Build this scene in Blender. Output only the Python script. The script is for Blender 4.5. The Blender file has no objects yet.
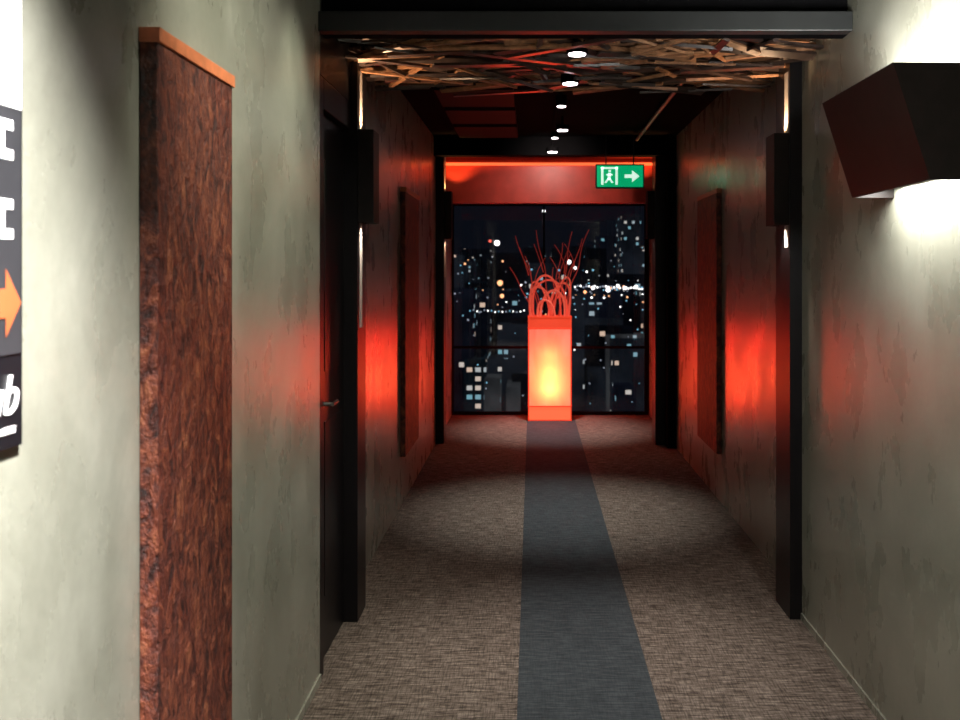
import bpy, bmesh, math, random
from mathutils import Vector, Matrix
random.seed(7)
S=bpy.context.scene
F=933.0; VX=532.0; VY=272.0; H=1.55
def W(px,py,d): return ((px-VX)*d/F, d, H-(py-VY)*d/F)

# ---------------- materials ----------------
def newmat(name):
    m=bpy.data.materials.new(name); m.use_nodes=True
    nt=m.node_tree; b=nt.nodes['Principled BSDF']
    return m,nt,b
def pmat(name,col,rough=.5,metal=0,emis=None,es=0,var=0.12,scale=12,bump=0.0,spec=.5,coat=0):
    m,nt,b=newmat(name)
    tc=nt.nodes.new('ShaderNodeTexCoord'); n=nt.nodes.new('ShaderNodeTexNoise')
    n.inputs['Scale'].default_value=scale; n.inputs['Detail'].default_value=5
    nt.links.new(tc.outputs['Object'],n.inputs['Vector'])
    r=nt.nodes.new('ShaderNodeValToRGB')
    r.color_ramp.elements[0].position=.3; r.color_ramp.elements[1].position=.7
    r.color_ramp.elements[0].color=(*[c*(1-var) for c in col],1)
    r.color_ramp.elements[1].color=(*[min(1,c*(1+var)) for c in col],1)
    nt.links.new(n.outputs['Fac'],r.inputs['Fac']); nt.links.new(r.outputs['Color'],b.inputs['Base Color'])
    b.inputs['Roughness'].default_value=rough; b.inputs['Metallic'].default_value=metal
    b.inputs['Specular IOR Level'].default_value=spec; b.inputs['Coat Weight'].default_value=coat
    if emis: b.inputs['Emission Color'].default_value=(*emis,1); b.inputs['Emission Strength'].default_value=es
    if bump:
        bp=nt.nodes.new('ShaderNodeBump'); bp.inputs['Strength'].default_value=bump; bp.inputs['Distance'].default_value=.01
        nt.links.new(n.outputs['Fac'],bp.inputs['Height']); nt.links.new(bp.outputs['Normal'],b.inputs['Normal'])
    return m
def noise(nt,vec,scale,sc3=(1,1,1),detail=6,rough=.6,dist=0):
    mp=nt.nodes.new('ShaderNodeMapping'); mp.inputs['Scale'].default_value=sc3
    nt.links.new(vec,mp.inputs['Vector'])
    n=nt.nodes.new('ShaderNodeTexNoise'); n.inputs['Scale'].default_value=scale
    n.inputs['Detail'].default_value=detail; n.inputs['Roughness'].default_value=rough; n.inputs['Distortion'].default_value=dist
    nt.links.new(mp.outputs['Vector'],n.inputs['Vector']); return n
def ramp(nt,fac,stops):
    r=nt.nodes.new('ShaderNodeValToRGB'); e=r.color_ramp.elements
    while len(e)<len(stops): e.new(.5)
    for i,(p,c) in enumerate(stops): e[i].position=p; e[i].color=(*c,1)
    nt.links.new(fac,r.inputs['Fac']); return r
def mixc(nt,a,b,fac,mode='MIX'):
    m=nt.nodes.new('ShaderNodeMix'); m.data_type='RGBA'; m.blend_type=mode
    if isinstance(fac,float): m.inputs[0].default_value=fac
    else: nt.links.new(fac,m.inputs[0])
    nt.links.new(a,m.inputs[6]); nt.links.new(b,m.inputs[7]); return m.outputs[2]

def concrete():
    m,nt,b=newmat('polished_concrete_plaster')
    g=nt.nodes.new('ShaderNodeNewGeometry').outputs['Position']
    n1=noise(nt,g,1.8,(1,1,.8),7,.6,.6)
    n2=noise(nt,g,5,(1,1,.6),6,.58,.1)
    n3=noise(nt,g,45,(1,1,1),4,.6)
    c1=ramp(nt,n1.outputs['Fac'],[(.28,(.215,.215,.17)),(.52,(.31,.31,.255)),(.75,(.42,.415,.345))])
    c2=ramp(nt,n2.outputs['Fac'],[(.28,(.74,.74,.71)),(.70,(1,1,1))])
    c=mixc(nt,c1.outputs['Color'],c2.outputs['Color'],.8,'MULTIPLY')
    c3=ramp(nt,n3.outputs['Fac'],[(.35,(.90,.90,.90)),(.6,(1,1,1))])
    c=mixc(nt,c,c3.outputs['Color'],.7,'MULTIPLY')
    nt.links.new(c,b.inputs['Base Color'])
    r=ramp(nt,n2.outputs['Fac'],[(.3,(.22,)*3),(.7,(.37,)*3)])
    nt.links.new(r.outputs['Color'],b.inputs['Roughness'])
    b.inputs['Specular IOR Level'].default_value=.85
    b.inputs['Coat Weight'].default_value=.3; b.inputs['Coat Roughness'].default_value=.34
    bp=nt.nodes.new('ShaderNodeBump'); bp.inputs['Strength'].default_value=.15; bp.inputs['Distance'].default_value=.015
    nt.links.new(n2.outputs['Fac'],bp.inputs['Height']); nt.links.new(bp.outputs['Normal'],b.inputs['Normal'])
    return m
def carpet(name,cols,k=1.0):
    m,nt,b=newmat(name)
    g=nt.nodes.new('ShaderNodeNewGeometry').outputs['Position']
    n1=noise(nt,g,16,(.7,5,1),4,.7)
    n2=noise(nt,g,20,(8,.7,1),3,.6)
    n3=noise(nt,g,1.3,(1,1,1),3,.5)
    c1=ramp(nt,n1.outputs['Fac'],[(.36,cols[0]),(.5,cols[1]),(.64,cols[2])])
    c2=ramp(nt,n2.outputs['Fac'],[(.36,(.42,)*3),(.58,(1,1,1))])
    c=mixc(nt,c1.outputs['Color'],c2.outputs['Color'],.85*k,'MULTIPLY')
    c3=ramp(nt,n3.outputs['Fac'],[(.3,(.85,)*3),(.7,(1,1,1))])
    c=mixc(nt,c,c3.outputs['Color'],.8,'MULTIPLY')
    nt.links.new(c,b.inputs['Base Color']); b.inputs['Roughness'].default_value=.95
    b.inputs['Specular IOR Level'].default_value=.1
    bp=nt.nodes.new('ShaderNodeBump'); bp.inputs['Strength'].default_value=.4; bp.inputs['Distance'].default_value=.003
    nt.links.new(n2.outputs['Fac'],bp.inputs['Height']); nt.links.new(bp.outputs['Normal'],b.inputs['Normal'])
    return m
def bark():
    m,nt,b=newmat('red_bark_panel')
    g=nt.nodes.new('ShaderNodeNewGeometry').outputs['Position']
    n1=noise(nt,g,26,(1,1.4,.6),9,.72,1.0)
    n2=noise(nt,g,5,(1,1,.5),6,.6,.5)
    n3=noise(nt,g,70,(1,1,.7),4,.6)
    c1=ramp(nt,n1.outputs['Fac'],[(.37,(.018,.007,.006)),(.46,(.10,.025,.015)),(.56,(.23,.064,.030)),(.70,(.42,.17,.075))])
    c2=ramp(nt,n2.outputs['Fac'],[(.35,(.65,.45,.45)),(.65,(1.,1.,1.))])
    c=mixc(nt,c1.outputs['Color'],c2.outputs['Color'],.85,'MULTIPLY')
    nt.links.new(c,b.inputs['Base Color']); b.inputs['Roughness'].default_value=.50
    b.inputs['Specular IOR Level'].default_value=.4
    ad=nt.nodes.new('ShaderNodeMath'); ad.operation='ADD'
    nt.links.new(n1.outputs['Fac'],ad.inputs[0]); nt.links.new(n3.outputs['Fac'],ad.inputs[1])
    bp=nt.nodes.new('ShaderNodeBump'); bp.inputs['Strength'].default_value=.9; bp.inputs['Distance'].default_value=.015
    nt.links.new(ad.outputs[0],bp.inputs['Height']); nt.links.new(bp.outputs['Normal'],b.inputs['Normal'])
    return m
CONC=concrete()
CARP=carpet('ribbed_beige_carpet',[(.060,.044,.035),(.155,.120,.099),(.28,.225,.188)])
RUN=carpet('slate_runner_carpet',[(.034,.039,.044),(.050,.057,.063),(.072,.080,.087)],.4)
BARK=bark()
BLACK=pmat('black_lacquer',(.006,.005,.006),.36,spec=.3)
BLACKM=pmat('matte_black_paint',(.004,.004,.0045),.9,spec=.03)
DGREY=pmat('dark_grey_beam',(.018,.020,.020),.45,spec=.4)
SCON=pmat('dark_bronze_shade',(.010,.007,.006),.5,var=.3,scale=20,spec=.25)
COPPER=pmat('orange_wood_cap',(.52,.16,.065),.45,scale=30,var=.2)
REDH=pmat('red_lacquer_header',(.70,.07,.045),.4,scale=6,var=.15)
WOOD=pmat('wood_slat',(.34,.17,.085),.35,scale=25,var=.5)
WOOD2=pmat('wood_slat_dark',(.045,.03,.025),.3,scale=25,var=.5)
METAL=pmat('brushed_metal',(.22,.21,.2),.4,1)
STRIP=pmat('column_streak_strip',(.5,.47,.43),.5)  # pale strips added on the black columns so the sconce light streaks show
def emat(name,col,s,noimp=False):
    m,nt,b=newmat(name); b.inputs['Base Color'].default_value=(*col,1)
    b.inputs['Emission Color'].default_value=(*col,1); b.inputs['Emission Strength'].default_value=s
    if noimp:
        try: m.cycles.emission_sampling='NONE'
        except Exception: pass
    return m
LENS=emat('lamp_lens',(1,.85,.9),16)
LENSW=emat('lamp_lens_warm',(1,.8,.6),8)
COVE=emat('orange_cove_strip',(1,.17,.05),1.1)
GREEN=emat('exit_green',(.0,.42,.16),.8)
WHITE=emat('exit_white',(.75,1,.85),.9)

# ---------------- mesh builder ----------------
class MB:
    def __init__(s): s.v=[];s.f=[];s.m=[];s.mats=[]
    def mi(s,mat):
        if mat not in s.mats: s.mats.append(mat)
        return s.mats.index(mat)
    def hexa(s,p,mat):
        o=len(s.v); s.v+= [tuple(q) for q in p]; k=s.mi(mat)
        for f in [(0,3,2,1),(4,5,6,7),(0,1,5,4),(1,2,6,5),(2,3,7,6),(3,0,4,7)]:
            s.f.append(tuple(o+i for i in f)); s.m.append(k)
    def box(s,x0,x1,y0,y1,z0,z1,mat):
        s.hexa([(x0,y0,z0),(x1,y0,z0),(x1,y1,z0),(x0,y1,z0),(x0,y0,z1),(x1,y0,z1),(x1,y1,z1),(x0,y1,z1)],mat)
    def quad(s,pts,mat):
        o=len(s.v); s.v+=[tuple(q) for q in pts]; s.f.append(tuple(range(o,o+len(pts)))); s.m.append(s.mi(mat))
    def cyl(s,c,r,h,axis,mat,n=20,r2=None):
        r2=r if r2 is None else r2
        ax=Vector(axis).normalized(); a=ax.orthogonal().normalized(); b=ax.cross(a); c=Vector(c)
        o=len(s.v)
        for t,rr in ((0,r),(h,r2)):
            for i in range(n):
                an=2*math.pi*i/n; s.v.append(tuple(c+ax*t+a*math.cos(an)*rr+b*math.sin(an)*rr))
        k=s.mi(mat)
        for i in range(n):
            j=(i+1)%n; s.f.append((o+i,o+j,o+n+j,o+n+i)); s.m.append(k)
        s.f.append(tuple(o+i for i in reversed(range(n)))); s.m.append(k)
        s.f.append(tuple(o+n+i for i in range(n))); s.m.append(k)
    def obj(s,name,bevel=0,parent=None,fix=True):
        me=bpy.data.meshes.new(name); me.from_pydata(s.v,[],s.f)
        for m in s.mats: me.materials.append(m)
        for p,k in zip(me.polygons,s.m): p.material_index=k
        if fix:
            bm=bmesh.new(); bm.from_mesh(me); bmesh.ops.recalc_face_normals(bm,faces=bm.faces); bm.to_mesh(me); bm.free()
        o=bpy.data.objects.new(name,me); S.collection.objects.link(o)
        if bevel:
            md=o.modifiers.new('bevel','BEVEL'); md.width=bevel; md.segments=2; md.limit_method='ANGLE'
        if parent: o.parent=parent
        return o
def simple(name,x0,x1,y0,y1,z0,z1,mat,bevel=0,parent=None):
    b=MB(); b.box(x0,x1,y0,y1,z0,z1,mat); return b.obj(name,bevel,parent)
def empty(name,loc=(0,0,0)):
    e=bpy.data.objects.new(name,None); S.collection.objects.link(e); e.empty_display_size=.1; return e

XL,XR=-.803,1.204; XL2,XR2=-.87,1.27; YE=10.1
# ---------------- shell ----------------
simple('floor',XL2-.2,XR2+.2,-2.2,YE+.12,-.15,0,CARP)
simple('carpet_runner',-.052,.45,-2,YE-.02,0.0005,.006,RUN)
simple('wall_left',XL-.25,XL,-2,3.53,0,2.9,CONC)
simple('wall_right',XR,XR+.25,-2,4.16,0,2.9,CONC)
simple('wall_left_far',XL2-.18,XL2,4.33,YE,0,2.9,CONC)
simple('wall_right_far',XR2,XR2+.18,4.4,YE,0,2.9,CONC)
simple('wall_back',XL-.2,XR+.2,-2.15,-2,0,2.9,CONC)
simple('ceiling',XL2-.2,XR2+.2,-2.2,3.55,2.9,3.0,BLACKM)
simple('ceiling_far',XL2-.2,XR2+.2,3.55,YE+.1,2.75,2.9,BLACKM)
b=MB(); b.box(XL-.25,XL,3.53,4.13,2.3,2.9,BLACK); b.obj('trim_1')
d=empty('door_1')
b=MB()
b.box(XL-.10,XL,3.53,3.60,0,2.3,BLACK); b.box(XL-.10,XL,3.60,4.13,2.18,2.3,BLACK)
b.obj('frame',.004,d)
b=MB(); b.box(XL-.075,XL-.03,3.60,4.13,0.006,2.18,BLACK)
for z0,z1 in((.25,.95),(1.15,2.0)):
    b.box(XL-.03,XL-.027,3.74,4.08,z0,z1,BLACK)
b.obj('leaf',.002,d)
b=MB(); b.cyl((XL-.03,3.67,1.03),.025,.012,(1,0,0),METAL); b.cyl((XL-.02,3.67,1.03),.008,.04,(1,0,0),METAL)
b.cyl((XL+.02,3.66,1.03),.008,.09,(0,1,0),METAL); b.obj('lever_handle',0,d)
# portal 1
b=MB(); b.box(XL-.25,-.772,4.13,4.33,0,2.75,BLACK); b.box(-.772,-.7705,4.175,4.235,1.30,2.45,STRIP); b.obj('column')
b=MB(); b.box(1.15,XR+.25,4.16,4.40,0,2.75,BLACK); b.box(1.1485,1.15,4.185,4.245,1.66,2.45,STRIP); b.obj('column')
simple('header_beam',XL,XR,3.50,3.56,2.455,2.53,DGREY,.004)
simple('trim_2',XL,XR,3.56,3.62,2.455,2.9,BLACKM)
# portal 2
b=MB(); b.box(XL2,-.795,8.42,8.62,0,2.75,BLACK); b.box(-.795,-.7935,8.48,8.55,1.5,2.75,STRIP); b.obj('column')
b=MB(); b.box(1.105,XR2,8.36,8.58,0,2.75,BLACK); b.box(1.19,XR2,8.20,8.36,0,2.75,BLACKM); b.obj('column')
simple('trim_3',XL2,XR2,8.26,8.40,2.585,2.75,BLACKM)
simple('wall_bulkhead',XL2,XR2,8.68,8.78,2.19,2.75,REDH,.004)
simple('trim_4',XL2+.05,XR2-.1,8.655,8.68,2.54,2.565,COVE)
simple('baseboard_left',XL,XL+.006,-2,3.53,0,.03,CONC); simple('baseboard_right',XR-.006,XR,-2,4.16,0,.03,CONC)

# ---------------- lattice ceiling ----------------
b=MB()
b.box(XL,XR,3.62,4.80,2.60,2.64,BLACKM)
for i in range(330):
    cx=random.uniform(XL+.03,XR-.03); cy=random.uniform(3.64,4.78)
    L=random.uniform(.25,.8); wd=random.uniform(.018,.045); th=random.uniform(.008,.016)
    an=random.gauss(0,.5)+(math.pi/2 if random.random()<.06 else 0)
    z=2.465+random.random()*.10
    tilt=random.uniform(-.09,.09); roll=random.uniform(-.5,.5)
    u=Vector((math.cos(an)*math.cos(tilt),math.sin(an)*math.cos(tilt),math.sin(tilt))); n=Vector((-math.sin(an),math.cos(an),0)); w=u.cross(n)
    n,w=(n*math.cos(roll)+w*math.sin(roll)),(w*math.cos(roll)-n*math.sin(roll))
    c=Vector((cx,cy,z)); hl=L/2
    def inb(p): return XL<p.x<XR and 3.60<p.y<4.82
    a0=hl; a1=hl
    while not inb(c+u*a0) and a0>.02: a0-=.02
    while not inb(c-u*a1) and a1>.02: a1-=.02
    p=[]
    for zz in(-th/2,th/2):
        for s1,s2 in((-a1,-wd/2),(a0,-wd/2),(a0,wd/2),(-a1,wd/2)): p.append(c+u*s1+n*s2+w*zz)
    b.hexa(p,WOOD if random.random()<.42 else WOOD2)
b.obj('wood_slat_ceiling_panel')

# ---------------- ceiling bits far ----------------
b=MB()
GP=pmat('grey_ceiling_tile',(.010,.010,.012),.6,spec=.1)
for k in range(3):
    y0=5.9+k*.75; b.box(-.62,-.12,y0,y0+.6,2.70,2.75,GP)
b.obj('ceiling_air_vent')
b=MB(); b.cyl((.91,5.4,2.70),.014,2.7,(0,1,0),METAL)
for y in(5.6,6.6,7.6): b.box(.90,.92,y,y+.03,2.70,2.75,BLACKM)
b.obj('ceiling_pipe')
b=MB(); b.box(.17,.21,4.9,8.25,2.71,2.75,BLACKM); b.obj('light_track')

# ---------------- lights ----------------
def spot(name,loc,tgt,energy,size,blend,col,rad=.02,parent=None):
    l=bpy.data.lights.new(name,'SPOT'); l.energy=energy; l.spot_size=math.radians(size); l.spot_blend=blend; l.color=col; l.shadow_soft_size=rad
    o=bpy.data.objects.new(name,l); S.collection.objects.link(o); o.location=loc
    o.rotation_euler=(Vector(tgt)-Vector(loc)).to_track_quat('-Z','Y').to_euler()
    if parent: o.parent=parent
    return o
def downlight(x,y,z,ztop,energy,size=75,tgt=None,col=(1,.93,.86),r=.035,blend=.6,hl=.07):
    e=empty('ceiling_spotlight')
    b=MB(); b.cyl((x,y,z+.004),r,hl,(0,0,1),BLACKM)
    if ztop>z+hl+.005: b.cyl((x,y,z+hl),.008,ztop-z-hl,(0,0,1),BLACKM,10)
    b.obj('housing',0,e)
    b=MB(); b.cyl((x,y,z),r*.8,.004,(0,0,1),LENS); b.obj('lens',0,e)
    spot('bulb',(x,y,z-.01),tgt or (x,y,0),energy,size,blend,col,.03,e)
CC=(1,.94,.87)
downlight(.188,3.89,2.455,2.60,165,52,(.19,3.72,0),CC,.045,1)
downlight(.184,4.50,2.455,2.60,8,60,None,CC,.045,1)
downlight(.19,6.05,2.62,2.71,260,52,None,(.97,1,.93),.035,1)
downlight(.235,7.2,2.64,2.75,6,60,None,CC,.05,1,.04)
downlight(.18,8.2,2.60,2.71,6,50,None,CC,.05,1,.04)
downlight(.18,9.15,2.62,2.75,340,50,(.2,9.2,0),(1,.93,.90),.04,1)
downlight(.19,7.75,2.66,2.75,30,100,(.19,8.68,2.36),(1,.8,.7),.03,1,.05)  # extra spot added to brighten the red bulkhead
# spots added on the unseen near ceiling to brighten the near corridor
downlight(.2,1.9,2.82,2.9,225,70,(-.8,2.75,1.6),(1,.99,.84),blend=1)
downlight(.2,2.0,2.82,2.9,70,70,(1.2,3.2,.3),(1,.98,.88),blend=1)
downlight(.2,.3,2.82,2.9,40,110)
downlight(-.05,.80,2.82,2.9,1700,76,(-.80,.90,1.3),(1,.98,.95),blend=1)  # stands in for an unseen sconce, washes the near left wall white
downlight(-.5,3.1,2.82,2.9,40,60,(-.80,3.2,1.3),(.97,1,.80),blend=1)

def colsconce(x0,x1,y0,y1,z0,z1,face,col=(1,.85,.7),e=14,ec=None,out=.3):
    em=empty('wall_sconce'); t=.006
    b=MB()
    b.box(x0,x1,y0,y0+t,z0,z1,SCON); b.box(x0,x1,y1-t,y1,z0,z1,SCON)
    b.box(x0,x0+t,y0+t,y1-t,z0,z1,SCON); b.box(x1-t,x1,y0+t,y1-t,z0,z1,SCON)
    b.obj('shade',0,em)
    xm=(x0+x1)/2; ym=(y0+y1)/2; zm=(z0+z1)/2
    b=MB(); b.cyl((xm,ym,zm-.05),.018,.1,(0,0,1),LENSW); b.obj('lamp',0,em)
    s=1 if xm>0 else -1
    spot('uplight',(xm,ym,z1-.02),(xm-s*out*.4,ym,z1+.5),e,110,.5,ec or col,.01,em)
    spot('downlight',(xm,ym,z0+.02),(face,ym,z0-.5),e*.8,70,.6,col,.01,em)
colsconce(-.769,-.70,4.12,4.27,1.77,2.18,-.772,ec=(1,.62,.35))
colsconce(1.08,1.147,4.16,4.31,1.76,2.17,1.15,ec=(1,.62,.35))
colsconce(-.792,-.73,8.44,8.58,1.85,2.28,-.795,(1,.6,.4),8,(1,.45,.15))
colsconce(1.04,1.104,8.40,8.54,1.85,2.28,1.105,(1,.6,.4),8,(1,.45,.15))

# big tapered sconce on right wall
em=empty('wall_sconce')
b=MB(); y0,y1=2.50,3.11; zt,zb=2.112,1.797; pt,pb=.237,.137; t=.008
def ring(off,wall):
    return [(XR-wall,y0+off,zb),(XR-pb+off,y0+off,zb),(XR-pb+off,y1-off,zb),(XR-wall,y1-off,zb)],[(XR-wall,y0+off,zt),(XR-pt+off,y0+off,zt),(XR-pt+off,y1-off,zt),(XR-wall,y1-off,zt)]
ob,ot=ring(0,.0005); ib,it=ring(t,.0005)
for i,j in((0,1),(1,2),(2,3)):
    b.hexa([ob[i],ob[j],ib[j],ib[i],ot[i],ot[j],it[j],it[i]],SCON)
b.obj('shade',0,em)
b=MB(); b.cyl((XR-.08,2.65,1.96),.02,.3,(0,1,0),LENSW); b.obj('lamp',0,em)
def area(name,loc,tgt,en,sx,sy,col,parent):
    l=bpy.data.lights.new(name,'AREA'); l.shape='RECTANGLE'; l.size=sx; l.size_y=sy; l.energy=en; l.color=col
    o=bpy.data.objects.new(name,l); S.collection.objects.link(o); o.location=loc
    if tgt=='down': o.rotation_euler=(0,0,0)
    else: o.rotation_euler=(math.pi,0,0)
    o.parent=parent
area('downlight',(XR-.065,2.805,1.825),'down',12,.09,.54,(1,.99,.95),em)
area('uplight',(XR-.10,2.805,2.06),'up',26,.15,.56,(1,.98,.94),em)

# ---------------- bark wall panels ----------------
def panel(x_in,side,ya,yb,z0,z1,th):
    e=empty('bark_wall_panel')
    xa,xb=(x_in,x_in+th) if side<0 else (x_in-th,x_in)
    g=.001*(-side)
    xa+=g;xb+=g
    b=MB(); b.box(xa,xb,ya,yb,z0,z1,BARK); o=b.obj('bark',.003,e)
    b=MB(); b.box(xa,xb+.006 if side<0 else xb,ya-.004,yb+.004,z1,z1+.03,COPPER)
    b.obj('top_cap',.002,e)
    return e
panel(XL,-1,1.905,2.38,.33,2.02,.038)
panel(XL2,-1,6.15,6.88,.33,2.08,.035)
panel(XR2,1,6.24,6.97,.33,2.08,.035)

# ---------------- sign left ----------------
e=empty('wall_direction_sign')
SG=pmat('sign_grey_panel',(.030,.030,.034),.4,spec=.3); SB=pmat('sign_black_panel',(.006,.006,.008),.4,spec=.3)
b=MB(); b.box(XL+.0005,XL+.010,.9,1.452,1.282,2.25,SB); b.obj('board',.001,e)
b=MB(); b.box(XL+.010,XL+.012,.91,1.444,1.425,1.80,SG); b.obj('face',0,e)
OR=pmat('sign_orange',(.42,.10,.035),.4); SW=emat('sign_white',(1,1,1),.5); SLB=emat('sign_lightbox',(1,.98,.98),.6)
b=MB(); b.box(XL+.010,XL+.013,.91,1.444,1.80,2.24,SLB); b.obj('lightbox',0,e)
b=MB()
X=XL+.0135
b.quad([(X,1.442,1.503),(X,1.40,1.555),(X,1.40,1.525),(X,1.28,1.525),(X,1.28,1.481),(X,1.40,1.481),(X,1.40,1.451)],OR)
b.obj('arrow',0,e,fix=False)
b=MB()
for k,zz in enumerate((1.60,1.72)):
    for j in range(4):
        yy=1.405-.08*j; M_=SW
        b.box(XL+.0121,XL+.0135,yy-.02,yy-.008,zz,zz+.06,M_); b.box(XL+.0121,XL+.0135,yy-.008,yy+.015,zz+.045,zz+.06,M_); b.box(XL+.0121,XL+.0135,yy-.008,yy+.015,zz,zz+.015,M_)
b.obj('letters',0,e)
for txt,sz,yy,zz in(('Club',.085,1.27,1.335),('rooms',.022,1.37,1.305)):
    c=bpy.data.curves.new('script_text','FONT'); c.body=txt; c.size=sz; c.extrude=.001; c.shear=.3; c.materials.append(SW)
    o=bpy.data.objects.new('script_text',c); S.collection.objects.link(o); o.rotation_euler=(math.pi/2,0,math.pi/2); o.location=(XL+.0115,yy,zz); o.parent=e

# ---------------- exit sign ----------------
e=empty('exit_sign')
x0,x1=.592,1.011; yy=8.16; sc=8.16/8.5
x0*=sc;x1*=sc; z0,z1=2.33-.018*2,2.333-.036+.184
b=MB(); b.box(x0-.012,x1+.012,yy,yy+.04,z0-.012,z1+.012,DGREY); b.cyl((x0+.08,yy+.02,z1),.006,2.75-z1,(0,0,1),DGREY,8); b.cyl((x1-.08,yy+.02,z1),.006,2.75-z1,(0,0,1),DGREY,8); b.obj('case',.003,e)
b=MB(); b.box(x0,x1,yy-.004,yy-.0005,z0,z1,GREEN)
b.obj('green_face',0,e)
b=MB(); Y=yy-.006
def poly(pts,m=WHITE): b.quad([(x0+p[0]*(x1-x0),Y,z0+p[1]*(z1-z0)) for p in pts],m)
poly([(.09,.1),(.14,.1),(.14,.92),(.09,.92)]); poly([(.09,.84),(.45,.84),(.45,.92),(.09,.92)]); poly([(.40,.1),(.45,.1),(.45,.92),(.40,.92)])
poly([(.25,.68),(.30,.68),(.30,.8),(.25,.8)]); poly([(.20,.6),(.34,.6),(.34,.54),(.20,.54)]); poly([(.24,.64),(.31,.64),(.29,.36),(.23,.36)])
poly([(.24,.40),(.29,.40),(.36,.2),(.32,.18)]); poly([(.23,.40),(.27,.38),(.20,.18),(.16,.2)])
poly([(.60,.42),(.76,.42),(.76,.22),(.92,.5),(.76,.78),(.76,.58),(.60,.58)])
b.obj('pictogram',0,e,fix=False)

# ---------------- lantern ----------------
e=empty('floor_lantern')
LM,nt,bs=newmat('lantern_fabric')
out=nt.nodes['Material Output']
tr=nt.nodes.new('ShaderNodeBsdfTranslucent'); tr.inputs['Color'].default_value=(1,.25,.095,1)
emn=nt.nodes.new('ShaderNodeEmission'); emn.inputs['Color'].default_value=(1,.036,.028,1)
tcg=nt.nodes.new('ShaderNodeNewGeometry')
nn=noise(nt,tcg.outputs['Position'],5,(1.5,1.5,.5),4,.5,1.0)
mr=nt.nodes.new('ShaderNodeMapRange'); mr.inputs['From Min'].default_value=.3; mr.inputs['From Max'].default_value=.7; mr.inputs['To Min'].default_value=3.0; mr.inputs['To Max'].default_value=5.2
nt.links.new(nn.outputs['Fac'],mr.inputs['Value']); nt.links.new(mr.outputs['Result'],emn.inputs['Strength'])
ad=nt.nodes.new('ShaderNodeAddShader'); nt.links.new(tr.outputs[0],ad.inputs[0]); nt.links.new(emn.outputs[0],ad.inputs[1]); nt.links.new(ad.outputs[0],out.inputs['Surface'])
LB=emat('lantern_band',(1,.09,.035),1.6)
LF=pmat('lantern_frame',(.45,.05,.02),.5,emis=(1,.06,.02),es=.6)
cx,cy=.185,9.83; zt=1.09; DW=.15
b=MB()
def wallring(h0,h1,w0,w1,mat):
    P0=[(cx-w0,cy-DW,h0),(cx+w0,cy-DW,h0),(cx+w0,cy+DW,h0),(cx-w0,cy+DW,h0)]
    P1=[(cx-w1,cy-DW,h1),(cx+w1,cy-DW,h1),(cx+w1,cy+DW,h1),(cx-w1,cy+DW,h1)]
    for i in range(4):
        j=(i+1)%4; b.quad([P0[i],P0[j],P1[j],P1[i]],mat)
wallring(.16,.96,.218,.220,LM)
wallring(.012,.16,.222,.222,LB); wallring(.96,zt,.224,.228,LF)
b.obj('shade',0,e,fix=False)
b=MB()
for sx_ in(-1,1):
    for sy_ in(-1,1):
        b.box(cx+sx_*.220-.006,cx+sx_*.220+.006,cy+sy_*DW-.006,cy+sy_*DW+.006,.006,zt,LF)
for zz in(.006,.15,.955,zt-.012):
    for s_ in(-1,1):
        b.box(cx-.226,cx+.226,cy+s_*DW-.006,cy+s_*DW+.006,zz,zz+.012,LF); b.box(cx+s_*.222-.006,cx+s_*.222+.006,cy-DW,cy+DW,zz,zz+.012,LF)
b.box(cx-.21,cx+.21,cy-DW+.01,cy+DW-.01,.985,1.0,LF)
b.obj('frame',0,e)
for zz,en in((.34,3.6),(.50,2.3),(.68,1.2)):
    l=bpy.data.lights.new('bulb','POINT'); l.energy=en; l.color=(1,.75,.40); l.shadow_soft_size=.04
    o=bpy.data.objects.new('bulb',l); S.collection.objects.link(o); o.location=(cx,cy-.04,zz); o.parent=e

# branches
e=empty('decorative_branches')
TW=pmat('red_branch',(.6,.08,.05),.5,emis=(1,.08,.05),es=.13)  # slight glow put into the branch material, the branches are no lamps
TH=pmat('red_cane_hoop',(.7,.13,.08),.45,emis=(1,.12,.07),es=.4)  # hoops also glow by material, without being a light source
def curve(pts,r0,r1,name='branch',mat=TW,typ='NURBS'):
    c=bpy.data.curves.new(name,'CURVE'); c.dimensions='3D'; c.bevel_depth=1; c.bevel_resolution=2; c.resolution_u=10
    s=c.splines.new('NURBS'); s.points.add(len(pts)-1); s.order_u=4; s.use_endpoint_u=True
    for i,p in enumerate(pts):
        s.points[i].co=(*p,1); s.points[i].radius=r0+(r1-r0)*i/(len(pts)-1)
    c.materials.append(mat); o=bpy.data.objects.new(name,c); S.collection.objects.link(o); o.parent=e
zb=1.0
for (bl,br,h,ln,yo,r) in ((-.19,.04,.40,-.05,-.08,.013),(-.10,.15,.36,.02,-.11,.013),(-.02,.19,.44,.06,-.05,.012),(-.17,.12,.52,-.02,0,.012),(-.12,.06,.26,-.02,-.12,.012),(.0,.17,.30,.04,.05,.011),(-.19,.18,.47,.0,.06,.011),(-.15,.02,.45,-.09,.08,.010),(.03,.18,.50,.08,.03,.010)):
    pts=[]
    N=11
    for k in range(N+1):
        a=math.pi*k/N; mx_=(bl+br)/2; hw_=(br-bl)/2
        s_=math.sin(a); x_=cx+mx_-hw_*math.cos(a)*(1+.25*s_)+ln*s_
        pts.append((x_,cy+yo+.02*math.sin(2*a),zb+h*s_**.8 if s_>1e-6 else zb))
    curve(pts,r,r*.85,'hoop',TH)
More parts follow.
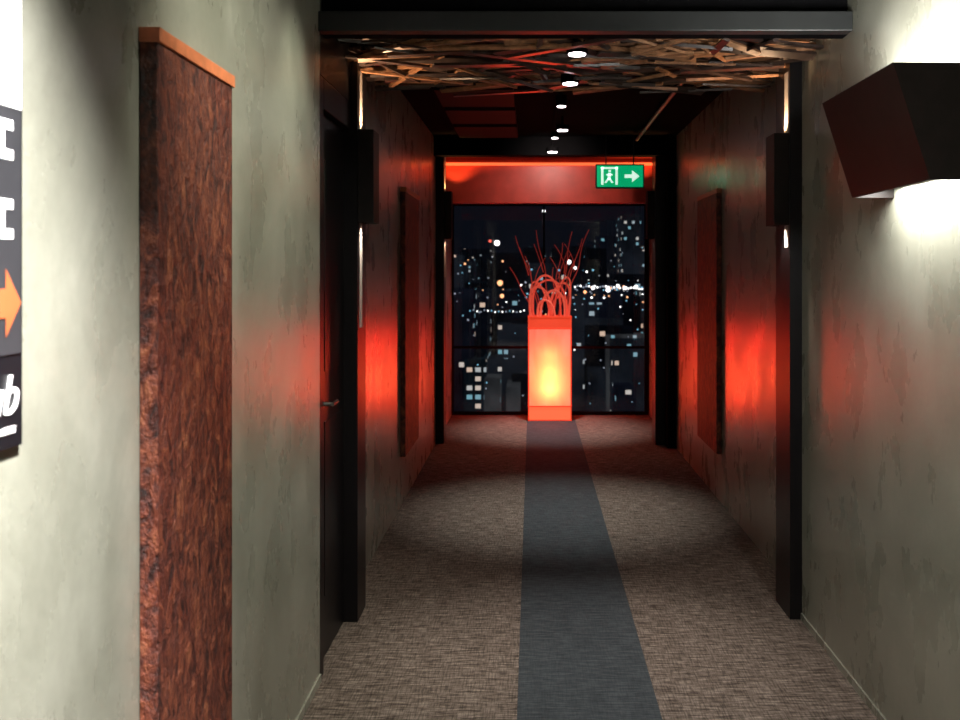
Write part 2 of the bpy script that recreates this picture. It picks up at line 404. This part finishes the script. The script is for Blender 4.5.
for (sx0,tx,h,cv) in ((-.1,-.36,.93,.05),(-.05,-.26,.72,-.05),(0,-.14,.99,.05),(.02,.04,.60,.05),(.05,.14,.86,-.05),(.08,.24,.98,.04),(.1,.34,.90,-.06),(.12,.42,1.0,.07),(-.13,-.42,.60,-.03),(0,.22,.74,.06)):
    yq=cy+random.uniform(-.1,.08); x_=cx+sx0; t_=cx+tx
    P=lambda f,o=0:(x_+(t_-x_)*f**1.3+o,yq+random.uniform(-.015,.015),zb+h*f)
    curve([P(0),P(.2,cv*.6),P(.4,-cv*.3),P(.6,cv),P(.8,-cv*.4),P(1)],.0065,.003)
    if h>.7:
        q=P(.55); curve([q,(q[0]+.03*math.copysign(1,tx),q[1],q[2]+.12),(q[0]+(.10*math.copysign(1,-cv)),q[1],q[2]+.30)],.0045,.0025,'twig')

# ---------------- window ----------------
e=empty('window_1')
b=MB(); yw=YE
b.box(XL2,XR2,yw,yw+.08,0,.03,BLACKM); b.box(XL2,XR2,yw,yw+.08,2.27,2.9,BLACKM)
b.box(XL2-.15,XL2+.02,yw,yw+.08,.03,2.27,BLACKM); b.box(XR2-.045,XR2+.15,yw,yw+.08,.03,2.27,BLACKM)
b.box(XL2+.02,XR2-.045,yw+.01,yw+.06,.72,.745,BLACKM); b.box(.12,.14,yw+.01,yw+.06,.03,2.27,BLACKM)
b.obj('frame',0,e)
GL,nt,bs=newmat('window_glass'); out=nt.nodes['Material Output']
t_=nt.nodes.new('ShaderNodeBsdfTransparent'); t_.inputs['Color'].default_value=(.93,.96,1,1)
gl=nt.nodes.new('ShaderNodeBsdfGlossy'); gl.inputs['Roughness'].default_value=.03
mx=nt.nodes.new('ShaderNodeMixShader'); mx.inputs[0].default_value=.04
nt.links.new(t_.outputs[0],mx.inputs[1]); nt.links.new(gl.outputs[0],mx.inputs[2]); nt.links.new(mx.outputs[0],out.inputs['Surface'])
b=MB(); b.quad([(XL2+.02,yw+.035,.03),(XR2-.045,yw+.035,.03),(XR2-.045,yw+.035,2.27),(XL2+.02,yw+.035,2.27)],GL); b.obj('glass',0,e)

# ---------------- city ----------------
def facade(idx,base,lo,cell):
    CM,nt,bs=newmat('city_building_facade'); g=nt.nodes.new('ShaderNodeNewGeometry').outputs['Position']
    dv=nt.nodes.new('ShaderNodeVectorMath'); dv.operation='DIVIDE'; dv.inputs[1].default_value=cell; nt.links.new(g,dv.inputs[0])
    fl=nt.nodes.new('ShaderNodeVectorMath'); fl.operation='FLOOR'; nt.links.new(dv.outputs[0],fl.inputs[0])
    wn=nt.nodes.new('ShaderNodeTexWhiteNoise'); wn.noise_dimensions='3D'; nt.links.new(fl.outputs[0],wn.inputs['Vector'])
    fr=nt.nodes.new('ShaderNodeVectorMath'); fr.operation='FRACTION'; nt.links.new(dv.outputs[0],fr.inputs[0])
    sp=nt.nodes.new('ShaderNodeSeparateXYZ'); nt.links.new(fr.outputs[0],sp.inputs[0])
    def cmp(sock,v,op='GREATER_THAN'):
        q=nt.nodes.new('ShaderNodeMath'); q.operation=op; q.inputs[1].default_value=v; nt.links.new(sock,q.inputs[0]); return q.outputs[0]
    def mul(a,c_):
        q=nt.nodes.new('ShaderNodeMath'); q.operation='MULTIPLY'; nt.links.new(a,q.inputs[0]); nt.links.new(c_,q.inputs[1]); return q.outputs[0]
    sn=nt.nodes.new('ShaderNodeSeparateXYZ'); nt.links.new(nt.nodes.new('ShaderNodeNewGeometry').outputs['Normal'],sn.inputs[0])
    side=cmp(sn.outputs['Z'],.5,'LESS_THAN')
    msk=mul(mul(mul(cmp(wn.outputs['Value'],lo),cmp(sp.outputs['Z'],.5)),cmp(sp.outputs['X'],.35)),side)
    cr=ramp(nt,wn.outputs['Color'],[(0,(.8,.4,.18)),(.4,(.6,.52,.45)),(.7,(.25,.36,.42)),(1,(.12,.36,.42))])
    bn=noise(nt,g,.08,(1,1,.6),3,.6); basec=ramp(nt,bn.outputs['Fac'],[(.35,tuple(c*.35 for c in base)),(.65,base)])  # faint night light on the walls is put into this emitted base colour
    col=mixc(nt,basec.outputs['Color'],cr.outputs['Color'],msk)
    em_=nt.nodes.new('ShaderNodeEmission'); nt.links.new(col,em_.inputs['Color']); em_.inputs['Strength'].default_value=1.0
    nt.links.new(em_.outputs[0],nt.nodes['Material Output'].inputs['Surface'])
    try: CM.cycles.emission_sampling='NONE'
    except Exception: pass
    return CM
FC=[facade(0,(.002,.0025,.004),.97,(3,3,3.4)),facade(1,(.004,.005,.009),.90,(3,3,3.4)),facade(2,(.008,.010,.014),.93,(2.2,2.2,3.0)),facade(3,(.040,.042,.045),.95,(2,2,3.0)),facade(4,(.006,.010,.014),.68,(3,3,3.2))]
b=MB(); ZG=-75
for i in range(700):
    D=330*(1900/330)**random.random()
    x=random.uniform(-.12,.16)*D; w=random.uniform(8,26)*(1+D/1500); dp=random.uniform(14,30)
    maxz=-D*random.uniform(.005,.13)
    if random.random()<.05: maxz=D*random.uniform(.0,.03)
    h=max(ZG+random.uniform(4,16),min(maxz,60))
    b.box(x-w/2,x+w/2,D,D+dp,ZG,h,random.choices(FC,(5,4,3,1.1,1.2))[0])
def tower(px0,px1,py,D,m):
    xa=(px0-VX)*D/F; xb=(px1-VX)*D/F; b.box(xa,xb,D,D+40,ZG,H+(VY-py)*D/F,m)
tower(598,616,236,620,FC[1]); tower(622,641,214,520,FC[2]); tower(455,474,262,700,FC[2]); tower(575,588,258,800,FC[2])
tower(484,500,380,320,FC[3]); tower(506,520,388,315,FC[3]); tower(464,486,360,328,FC[4]); tower(590,606,372,326,FC[2]); tower(618,636,390,310,FC[1])
b.obj('city_buildings')
GR=emat('city_ground',(.002,.003,.006),1,True)
simple('city_ground',-900,900,60,2600,ZG-1,ZG,GR)
def ico(b,c,r,m):
    c=Vector(c); k=b.mi(m); o=len(b.v); N=8; R=5
    for i in range(R+1):
        ph=math.pi*i/R
        for j in range(N):
            a=2*math.pi*j/N; b.v.append((c.x+r*math.sin(ph)*math.cos(a),c.y+r*math.sin(ph)*math.sin(a),c.z+r*math.cos(ph)))
    for i in range(R):
        for j in range(N):
            b.f.append((o+i*N+j,o+i*N+(j+1)%N,o+(i+1)*N+(j+1)%N,o+(i+1)*N+j)); b.m.append(k)
L1=emat('street_lamp_and_reflection_white',(1,.95,.9),3.0,True); L2=emat('street_lamp_warm',(1,.45,.2),2.0,True); L3=emat('street_lamp_cyan',(.25,.6,.8),1.0,True); L4=emat('aircraft_warning_red',(1,.12,.08),2,True)
L5=emat('street_lamp_dim',(.35,.38,.45),1.0,True)
b=MB()
for i in range(120):
    py=random.gauss(292,18); px=random.uniform(452,645)
    if random.random()<.35: px=random.gauss(605,24); py=random.gauss(290,4)
    D=random.uniform(230,320)
    if py<228 or py>400: continue
    ico(b,W(px,py,D),D*random.choice((.0004,.0006,.0008,.0011)),random.choice((L1,L5,L5,L2,L3)))
for i in range(36):
    px=random.uniform(452,645); py=random.uniform(300,405); D=random.uniform(230,300)
    ico(b,W(px,py,D),D*random.choice((.0005,.0008)),random.choice((L1,L5,L5,L3,L3)))
for px,py,r,m in((497,243,.0030,L1),(490,241,.0014,L4),(500,283,.0030,L2),(502,296,.0022,L2),(544,211,.0018,L1),(569,262,.0024,L1),(575,268,.0018,L1),(593,288,.0020,L1),(608,290,.0024,L1),(625,288,.0020,L1),(585,292,.0018,L2),(618,286,.0018,L1),(636,287,.0020,L1)):  # dot at the window top stands in for a corridor light's reflection
    ico(b,W(px,py,220),220*r,m)
for k in range(26):
    ico(b,W(575+k*2.8,286+.12*k+random.uniform(-1,1),300),300*.0010,random.choice((L1,L1,L5)))
for k in range(16):
    ico(b,W(470+k*3.6,311+random.uniform(-1,1),260),260*.0008,random.choice((L1,L5,L3)))
b.obj('city_lights_and_reflection',fix=False)

# ---------------- world ----------------
w=bpy.data.worlds.new('night_sky'); S.world=w; w.use_nodes=True
bg=w.node_tree.nodes['Background']; bg.inputs['Color'].default_value=(.010,.013,.022,1); bg.inputs['Strength'].default_value=.3

# ---------------- camera ----------------
c=bpy.data.cameras.new('camera'); co=bpy.data.objects.new('camera',c); S.collection.objects.link(co)
co.location=(0,0,H); co.rotation_euler=(math.pi/2,0,0)
c.sensor_fit='HORIZONTAL'; c.sensor_width=36; c.lens=F/960*36
c.shift_x=(480-VX)/960; c.shift_y=-(360-VY)/960
c.clip_start=.05; c.clip_end=5000
c.dof.use_dof=True; c.dof.focus_distance=4.0; c.dof.aperture_fstop=5.0
S.camera=co
try:
    S.view_settings.view_transform='Standard'; S.view_settings.look='None'
except Exception as ex: print(ex)
